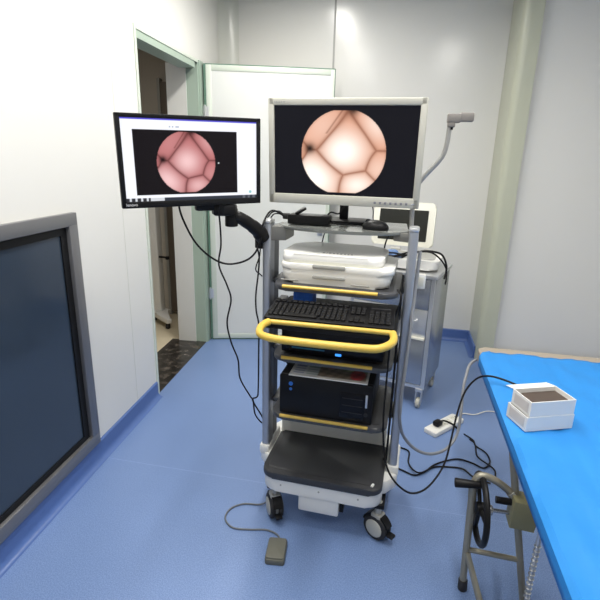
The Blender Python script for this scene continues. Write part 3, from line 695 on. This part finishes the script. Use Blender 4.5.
cable('shelf_cable', [cw(.100, .40, 1.235), cw(.098, .40, 1.21), cw(.092, .39, 1.18), cw(.088, .388, 1.155)], .0028, M['cable'], 'short black wire hanging under the left half of the top cart shelf')
cable('shelf_cable', [cw(.385, .38, 1.235), cw(.375, .39, 1.215), cw(.362, .40, 1.19), cw(.355, .40, 1.166), cw(.35, .41, 1.13)], .0032, M['cable'], 'short black wire hanging under the right half of the top cart shelf')
cable('inner_cable', [cw(.446, .14, 1.10), cw(.445, .13, 1.03), cw(.444, .128, .90), cw(.444, .13, .67), cw(.443, .14, .45), cw(.441, .15, .30), cw(.43, .20, .275)], .0045, M['cable'], 'black cable running straight down inside the right cart post')
cable('rear_cable', [cw(-.02, .34, .80), cw(-.045, .34, .74), cw(-.02, .35, .68), cw(-.05, .34, .62), cw(-.03, .35, .55), cw(-.045, .36, .44), cw(-.02, .36, .37), cw(-.045, .35, .338)], .004, M['cable'], 'black cable bundled inside the left post behind the computer tower')

# ================================================================== FLOOR THINGS
t = thing('foot_pedal', 'small olive-grey foot switch on the blue floor with its cord', 'foot switch', (-.367, 1.466, 0), (0, 0, radians(6)))
obj('pedal_body', prism(NB(), rrect(-.038, .038, -.055, .055, .010, 4), .0, .026, .004), M['pedal'], t)
obj('pedal_plate', prism(xf(NB(), None) if False else NB(), rrect(-.036, .036, -.052, .052, .009, 4), .026, .034, .004), M['pedal'], t)
CR = Matrix.Rotation(radians(-14), 3, 'Z')
obj('cord', tube(NB(), [(.005, .053, .012)]+[tuple(CR @ Vector(p)) for p in ((-.030, .088, .006), (-.085, .100, .004), (-.155, .075, .004), (-.225, .060, .004), (-.278, .095, .004), (-.285, .155, .004), (-.245, .205, .004), (-.165, .228, .010), (-.12, .24, .06), (-.10, .25, .14))], .0038, 8), M['cordgrey'], t)

t = thing('power_strip', 'white power strip with a black plug lying on the floor behind the cart', 'power strip', (.357, 2.604, 0), (0, 0, radians(50)))
obj('strip_body', prism(NB(), rrect(-.14, .14, -.042, .042, .012, 4), 0, .028, .005), M['whitep'], t)
for x in (-.01, .04, .09): 
    o = obj('socket', box(NB(), (x, 0, .0283), (.036, .044, .001)), M['creamp'], t)
    b = NB(); box(b, (x-.007, .008, .0292), (.0022, .009, .001)); box(b, (x+.007, .008, .0292), (.0022, .009, .001)); box(b, (x, -.01, .0292), (.0022, .009, .001)); obj('slot', b, M['ink'], o)
obj('switch', box(NB(), (.118, 0, .031), (.02, .014, .006), .001), M['ink'], t)
t = thing('power_plug', 'black three-pin plug in the floor power strip', 'plug', (.315, 2.565, .029), (0, 0, radians(50)))
obj('plug_body', box(NB(), (0, 0, .016), (.05, .04, .03), .008), M['blackp'], t)
obj('plug_neck', tube(NB(), [(.025, 0, .018), (.05, -.012, .018), (.08, -.045, .002), (.095, -.075, -.02)], .0055, 8), M['cable'], t)
cable('floor_cable', [(.01, 2.05, .05), (.03, 2.12, .006), (.061, 2.142, .006), (.116, 2.122, .006), (.175, 2.096, .006), (.225, 2.132, .006), (.277, 2.204, .006), (.336, 2.253, .006), (.405, 2.288, .006), (.473, 2.27, .006), (.527, 2.24, .006), (.566, 2.302, .006), (.559, 2.381, .006), (.515, 2.437, .006), (.507, 2.495, .006), (.464, 2.547, .006)], .0042, M['cable'], 'black cable wandering over the floor from the cart base to the power strip')
cable('floor_cable', [(-.02, 2.27, .006), (.051, 2.321, .006), (.115, 2.318, .006), (.153, 2.29, .006), (.148, 2.199, .006), (.171, 2.127, .014), (.209, 2.112, .014), (.277, 2.187, .006), (.357, 2.207, .006), (.421, 2.206, .006), (.458, 2.158, .006), (.493, 2.135, .006), (.54, 2.12, .006)], .0042, M['cable'], 'black floor cable with a hooked bend lying nearest the crank wheel')
cable('floor_cable', [(.49, 2.50, .006), (.512, 2.456, .006), (.508, 2.342, .006), (.543, 2.272, .014), (.578, 2.234, .006), (.571, 2.151, .006), (.60, 2.08, .006)], .0042, M['cable'], 'short black floor cable running toward the space under the bed')
cable('white_cord', [(.452, 2.705, .014), (.485, 2.787, .006), (.556, 2.793, .006), (.653, 2.861, .006), (.80, 2.84, .006), (1.0, 2.90, .006)], .0036, M['cablew'], 'white cord leading from the power strip to under the bed')

# ================================================================== STEEL CABINET TROLLEY WITH OPEN SCANNER
CB = radians(-16.5); c0 = Vector((.235, 2.79, 0)); cW, cD, cT = .52, .40, .865
t = thing('steel_trolley', 'stainless steel cabinet trolley with drawers standing behind the cart on the right', 'trolley', c0, (0, 0, CB))
obj('body', bx(NB(), -cW, 0, .004, cD, .135, cT-.02, .003), M['steel'], t)
obj('top_plate', prism(NB(), rrect(-cW-.012, .012, -.012, cD+.012, .012, 3), cT-.022, cT, .003), M['steelb'], t)
b = NB(); bx(b, -.022, 0, -.004, .006, .135, cT-.02); bx(b, -cW, -cW+.02, -.004, .006, .135, cT-.02); bx(b, -cW+.02, -.022, -.004, .006, .135, .155); obj('front_frame', b, M['steelb'], t)
d1 = obj('upper_door', bx(NB(), -cW+.022, -.026, -.003, .006, .652, .838, .002), M['steel'], t)
d2 = obj('drawer', bx(NB(), -cW+.022, -.026, -.008, .006, .475, .646, .002), M['steelb'], t)
obj('drawer_handle', tube(NB(), [(-.145, -.008, .585), (-.145, -.03, .583), (-.085, -.03, .583), (-.085, -.008, .585)], .006, 8), M['steelb'], d2)
obj('pull_lip', bx(NB(), -cW+.022, -.026, -.026, -.002, .462, .476, .003), M['creamp'], d2)
d3 = obj('lower_door', bx(NB(), -cW+.022, -.026, -.003, .006, .16, .458, .002), M['steel'], t)
obj('drawer_handle', tube(NB(), [(-.48, -.003, .30), (-.48, -.025, .30), (-.48, -.025, .36), (-.48, -.003, .36)], .005, 8), M['steelb'], d3)
for x, y in ((-.03, .012), (-.03, cD-.04), (-cW+.03, .012), (-cW+.03, cD-.04)):
    b = NB(); bx(b, x-.022, x+.022, y-.022, y+.022, .115, .137, .003); bx(b, x-.019, x-.015, y-.018, y+.018, .035, .12); bx(b, x+.015, x+.019, y-.018, y+.018, .035, .12)
    o = obj('caster', b, M['steelb'], t); obj('wheel', cyl(NB(), (x-.013, y, .034), (x+.013, y, .034), .034, sides=24, bev=.006), M['hubw'], o); obj('tyre', torus(NB(), (x, y, .034), (1, 0, 0), .0285, .0055, 24, 8), M['rubber'], o)
# open scanner
CB2 = CB+radians(7); TM = Matrix.Translation(c0) @ Matrix.Rotation(CB, 4, 'Z')
o0 = TM @ Vector((-.215, .165, cT+.001))
t = thing('portable_scanner', 'open white portable scanner with dark upright screen on the steel trolley', 'medical device', o0, (0, 0, CB2))
obj('console', prism(NB(), rrect(-.21, .195, -.135, .15, (.05, .05, .045, .045), 6), .012, .070, .014, 3, taper=.04), M['whitep'], t)
obj('control_panel', prism(NB(), rrect(-.18, .165, -.10, .12, .03, 5), .069, .073, .001), M['greyp'], t)
for x in (-.15, .13): obj('foot', cyl(NB(), (x, -.06, 0), (x, -.06, .014), .014, sides=12), M['rubber'], t)
for x in (-.15, .13): obj('foot', cyl(NB(), (x, .09, 0), (x, .09, .014), .014, sides=12), M['rubber'], t)
LM = Matrix.Translation((-.075, .155, .100)) @ Matrix.Rotation(radians(-10), 4, 'X') @ Matrix.Rotation(radians(90), 4, 'X')
lid = obj('screen_lid', xf(prism(NB(), rrect(-.205, .195, 0, .285, (.035, .035, .02, .02), 6), -.035, 0, .010, 3), LM), M['creamp'], t)
obj('display', xf(prism(NB(), rrect(-.165, .150, .035, .235, .004, 2), -.001, .002), LM), M['scr_dark'], lid)
for x in (-.11, .10): obj('hinge', cyl(NB(), (x-.03, .150, .078), (x+.03, .150, .078), .012, sides=14), M['greyp'], t)
tg = tag(recenter(obj('blue_wrapping', (lambda b: (box(b, TM @ Vector((-.31, .07, cT+.095)), (.10, .06, .03), .012, 2, Matrix.Rotation(.3, 4, 'Z')), box(b, TM @ Vector((-.25, .05, cT+.088)), (.07, .05, .022), .01, 2, Matrix.Rotation(-.5, 4, 'Z')), b)[-1])(NB()), M['bluebits'])), 'crumpled blue wrapping on the keys of the open scanner', 'wrapping')
cable('scanner_cable', [(.03, 2.74, .972), (.062, 2.76, .985), (.10, 2.80, .990), (.156, 2.83, 1.0), (.228, 2.87, .99), (.270, 2.90, .965), (.298, 2.92, .905), (.300, 2.92, .863), (.292, 2.90, .825)], .0060, M['cable'], 'black cable arching over the right edge of the steel trolley, outer strand')
cable('scanner_cable', [(-.04, 2.72, .975), (.0, 2.72, .985), (.061, 2.75, 1.0), (.13, 2.80, 1.0), (.197, 2.82, .995), (.253, 2.84, .955), (.291, 2.86, .90), (.301, 2.87, .84), (.298, 2.87, .80)], .0048, M['cable'], 'black cable dropping beside the trolley edge, inner strand')
cable('scanner_cable', [(-.14, 2.72, .975), (-.11, 2.70, .99), (-.06, 2.70, 1.0), (-.019, 2.71, 1.0), (.026, 2.74, .99), (.05, 2.76, .985), (.015, 2.76, .975), (-.036, 2.74, .972), (-.08, 2.76, .975), (-.05, 2.79, .98)], .0045, M['cable'], 'tangled black cable loop on the keys of the open scanner')

# ================================================================== BED
BX0, BX1, BY0, BY1 = .412, 1.02, .20, 2.24
t = thing('examination_bed', 'examination bed with grey-brown pad on metal legs, at the right edge', 'bed', (.70, 1.2, 0))
def rb(p): return (p[0]-.70, p[1]-1.2, p[2])
def rbx(b, x0, x1, y0, y1, z0, z1, r=0): return bx(b, x0-.70, x1-.70, y0-1.2, y1-1.2, z0, z1, r)
obj('pad', prism(NB(), [(x-.70, y-1.2) for x, y in rrect(BX0, BX1, BY0, BY1, .03, 5)], .615, .662, .012, 3), M['bedpad'], t)
b = NB(); rbx(b, BX0+.02, BX1-.02, BY0+.02, BY0+.05, .575, .615); rbx(b, BX0+.02, BX1-.02, BY1-.05, BY1-.02, .575, .615); rbx(b, BX0+.02, BX0+.05, BY0+.02, BY1-.02, .575, .615); rbx(b, BX1-.05, BX1-.02, BY0+.02, BY1-.02, .575, .615)
obj('bed_frame', b, M['bedframe'], t)
def leg(pts, r=.0135): return obj('leg', tube(NB(), [rb(p) for p in pts], r, 12, smooth=False), M['bedframe'], t)
leg([(.425, 1.47, .60), (.545, 1.47, .0)], .012)
leg([(.95, 1.47, .60), (.95, 1.47, 0)]); leg([(.45, .45, .60), (.45, .45, 0)]); leg([(.95, .45, .60), (.95, .45, 0)])
st = leg([(.335, 1.47, .03), (.322, 1.47, .41)], .0125)
obj('rubber_foot', cyl(NB(), rb((.337, 1.47, 0)), rb((.335, 1.47, .045)), .0165, sides=16, bev=.003), M['rubber'], st)
obj('bent_rail', tube(NB(), [rb(p) for p in ((.321, 1.47, .40), (.321, 1.47, .45), (.337, 1.47, .487), (.376, 1.47, .483), (.428, 1.47, .452), (.492, 1.47, .392), (.56, 1.47, .33), (.60, 1.47, .30))], .0125, 12), M['bedframe'], t)
obj('rail_sleeve', tube(NB(), [rb(p) for p in ((.440, 1.47, .443), (.475, 1.47, .408), (.50, 1.47, .385))], .0165, 12), M['greyp'], t)
obj('cross_bar', tube(NB(), [rb((.330, 1.47, .180)), rb((.520, 1.47, .172))], .0095, 12, smooth=False), M['bedframe'], t)
obj('brace', tube(NB(), [rb((.333, 1.465, .170)), rb((.395, 1.40, .0))], .0115, 12, smooth=False), M['bedframe'], t)
b = NB(); prism(b, [(-.033, .0), (.045, -.005), (.055, .095), (-.03, .105)], -.035, .035, .004); obj('gear_housing', xf(b, Matrix.Translation(rb((.475, 1.455, .338))) @ Matrix.Rotation(radians(90), 4, 'X')), M['olivep'], t)
b = NB(); cyl(b, rb((.395, 1.455, .415)), rb((.45, 1.455, .415)), .012, sides=16); obj('shaft_sleeve', b, M['blackp'], t)
b = NB()
for k in range(12): torus(b, rb((.545, 1.44, .05+k*.02)), (0, 0, 1), .009, .0025, 14, 6)
cyl(b, rb((.545, 1.44, .0)), rb((.545, 1.44, .335)), .0075, sides=12); obj('threaded_rod', b, M['steelb'], t)
b = NB(); cyl(b, rb((.352, 1.455, .370)), rb((.45, 1.455, .372)), .007, sides=12); cyl(b, rb((.374, 1.455, .370)), rb((.390, 1.455, .370)), .017, sides=16, bev=.003); obj('axle', b, M['steel'], t)
w = obj('crank_wheel', (lambda b: (torus(b, rb((.350, 1.455, .370)), (1, .03, .03), .113, .0105, 40, 10), b)[-1])(NB()), M['blackp'], t)
cxx = Vector(rb((.350, 1.455, .370))); q = Vector((0, 0, 1)).rotation_difference(Vector((1, .03, .03)).normalized())
for k in range(3):
    a = radians(20+120*k); d = q @ Vector((cos(a), sin(a), 0)); obj('spoke', tube(NB(), [cxx, cxx+d*.112], .0075, 10, smooth=False), M['blackp'], w)
obj('hub', cyl(NB(), cxx-(q @ Vector((0, 0, .012))), cxx+(q @ Vector((0, 0, .02))), .022, sides=20, bev=.004), M['blackp'], w)
obj('crank_grip', cyl(NB(), rb((.346, 1.455, .462)), rb((.257, 1.455, .458)), .011, .0165, sides=18, bev=.004), M['blackp'], w)

# blue sheet, draped over the pad
b = NB(); nx, ny = 34, 90; sx0, sx1, sy0, sy1 = BX0-.008, BX1+.008, BY0-.004, 2.165
def sheet(i, j):
    s = -.05+(sx1-sx0+.10)*i/nx; y = sy0+(sy1-sy0)*j/ny
    wv = .0022*sin(y*23+i*.7)+.0016*sin(y*9+i*.35)*sin(i*.9)+.002*sin(i*1.9+y*3)
    cr = 0
    if y > sy1-.05: cr = .05-sqrt(max(0, .05**2-(y-(sy1-.05))**2))
    if s < 0: x, z = sx0-.003+wv*.8, .668+max(s, -.05)*1.0
    elif s > sx1-sx0: x, z = sx1+.003+wv*.5, .668-(s-(sx1-sx0))
    else: x, z = sx0+s, .668+wv+.003
    if x < sx0+cr: x = sx0+cr
    return (x, y, z)
vs = [[b.verts.new(sheet(i, j)) for i in range(nx+1)] for j in range(ny+1)]
for j in range(ny):
    for i in range(nx): b.faces.new((vs[j][i], vs[j][i+1], vs[j+1][i+1], vs[j+1][i]))
bs = obj('bed_sheet', b, M['bluesheet']); sm = bs.modifiers.new('thickness', 'SOLIDIFY'); sm.thickness = .0015; sm.offset = -1
tag(bs, 'bright blue disposable sheet spread over the examination bed', 'bed sheet')

# white cartons on the bed
def carton(loc, rotz, label, w_, d_, h_, flaps, content):
    t = thing('open_carton', label, 'box', loc, (0, 0, rotz), 'white cartons on the bed')
    b = NB(); k = .003
    bx(b, -w_/2, w_/2, -d_/2, d_/2, 0, k); bx(b, -w_/2, -w_/2+k, -d_/2, d_/2, k, h_); bx(b, w_/2-k, w_/2, -d_/2, d_/2, k, h_); bx(b, -w_/2+k, w_/2-k, -d_/2, -d_/2+k, k, h_); bx(b, -w_/2+k, w_/2-k, d_/2-k, d_/2, k, h_)
    obj('box_body', b, M['carton'], t)
    if content: obj('contents', bx(NB(), -w_/2+k, w_/2-k, -d_/2+k, d_/2-k, k, h_*.7), M['brown'], t)
    if flaps:
        for sx, sy, ang in flaps:
            b = NB()
            if sx: bx(b, 0, .045, -d_/2+.002, d_/2-.002, -.001, .001); mt = Matrix.Translation((sx*w_/2, 0, h_)) @ (Matrix.Rotation(pi, 4, 'Z') if sx < 0 else Matrix()) @ Matrix.Rotation(radians(ang), 4, 'Y')
            else: bx(b, -w_/2+.002, w_/2-.002, 0, .045, -.001, .001); mt = Matrix.Translation((0, sy*d_/2, h_)) @ (Matrix.Rotation(pi, 4, 'Z') if sy < 0 else Matrix()) @ Matrix.Rotation(radians(-ang), 4, 'X')
            obj('flap', xf(b, mt), M['carton'], t)
    obj('side_patch', bx(NB(), -w_/2-.0006, -w_/2+.0002, -d_/2+.012, d_/2-.012, h_*.18, h_*.85), M['cartonside'], t)  # flat greyer patch on the left side face
    return t
def corner(cx, cy, a, w_, d_): return (cx+cos(a)*w_/2-sin(a)*d_/2, cy+sin(a)*w_/2+cos(a)*d_/2)
CA3 = radians(22)
x_, y_ = corner(.452, 1.470, CA3, .17, .105)
carton((x_, y_, .674), CA3, 'white carton lying directly on the blue bed sheet under another one', .17, .105, .050, [], False)
x_, y_ = corner(.458, 1.474, CA3, .16, .098)
carton((x_, y_, .7245), CA3, 'open white carton with dark contents, on top of the other box on the bed', .16, .098, .052, [(0, 1, 12)], True)
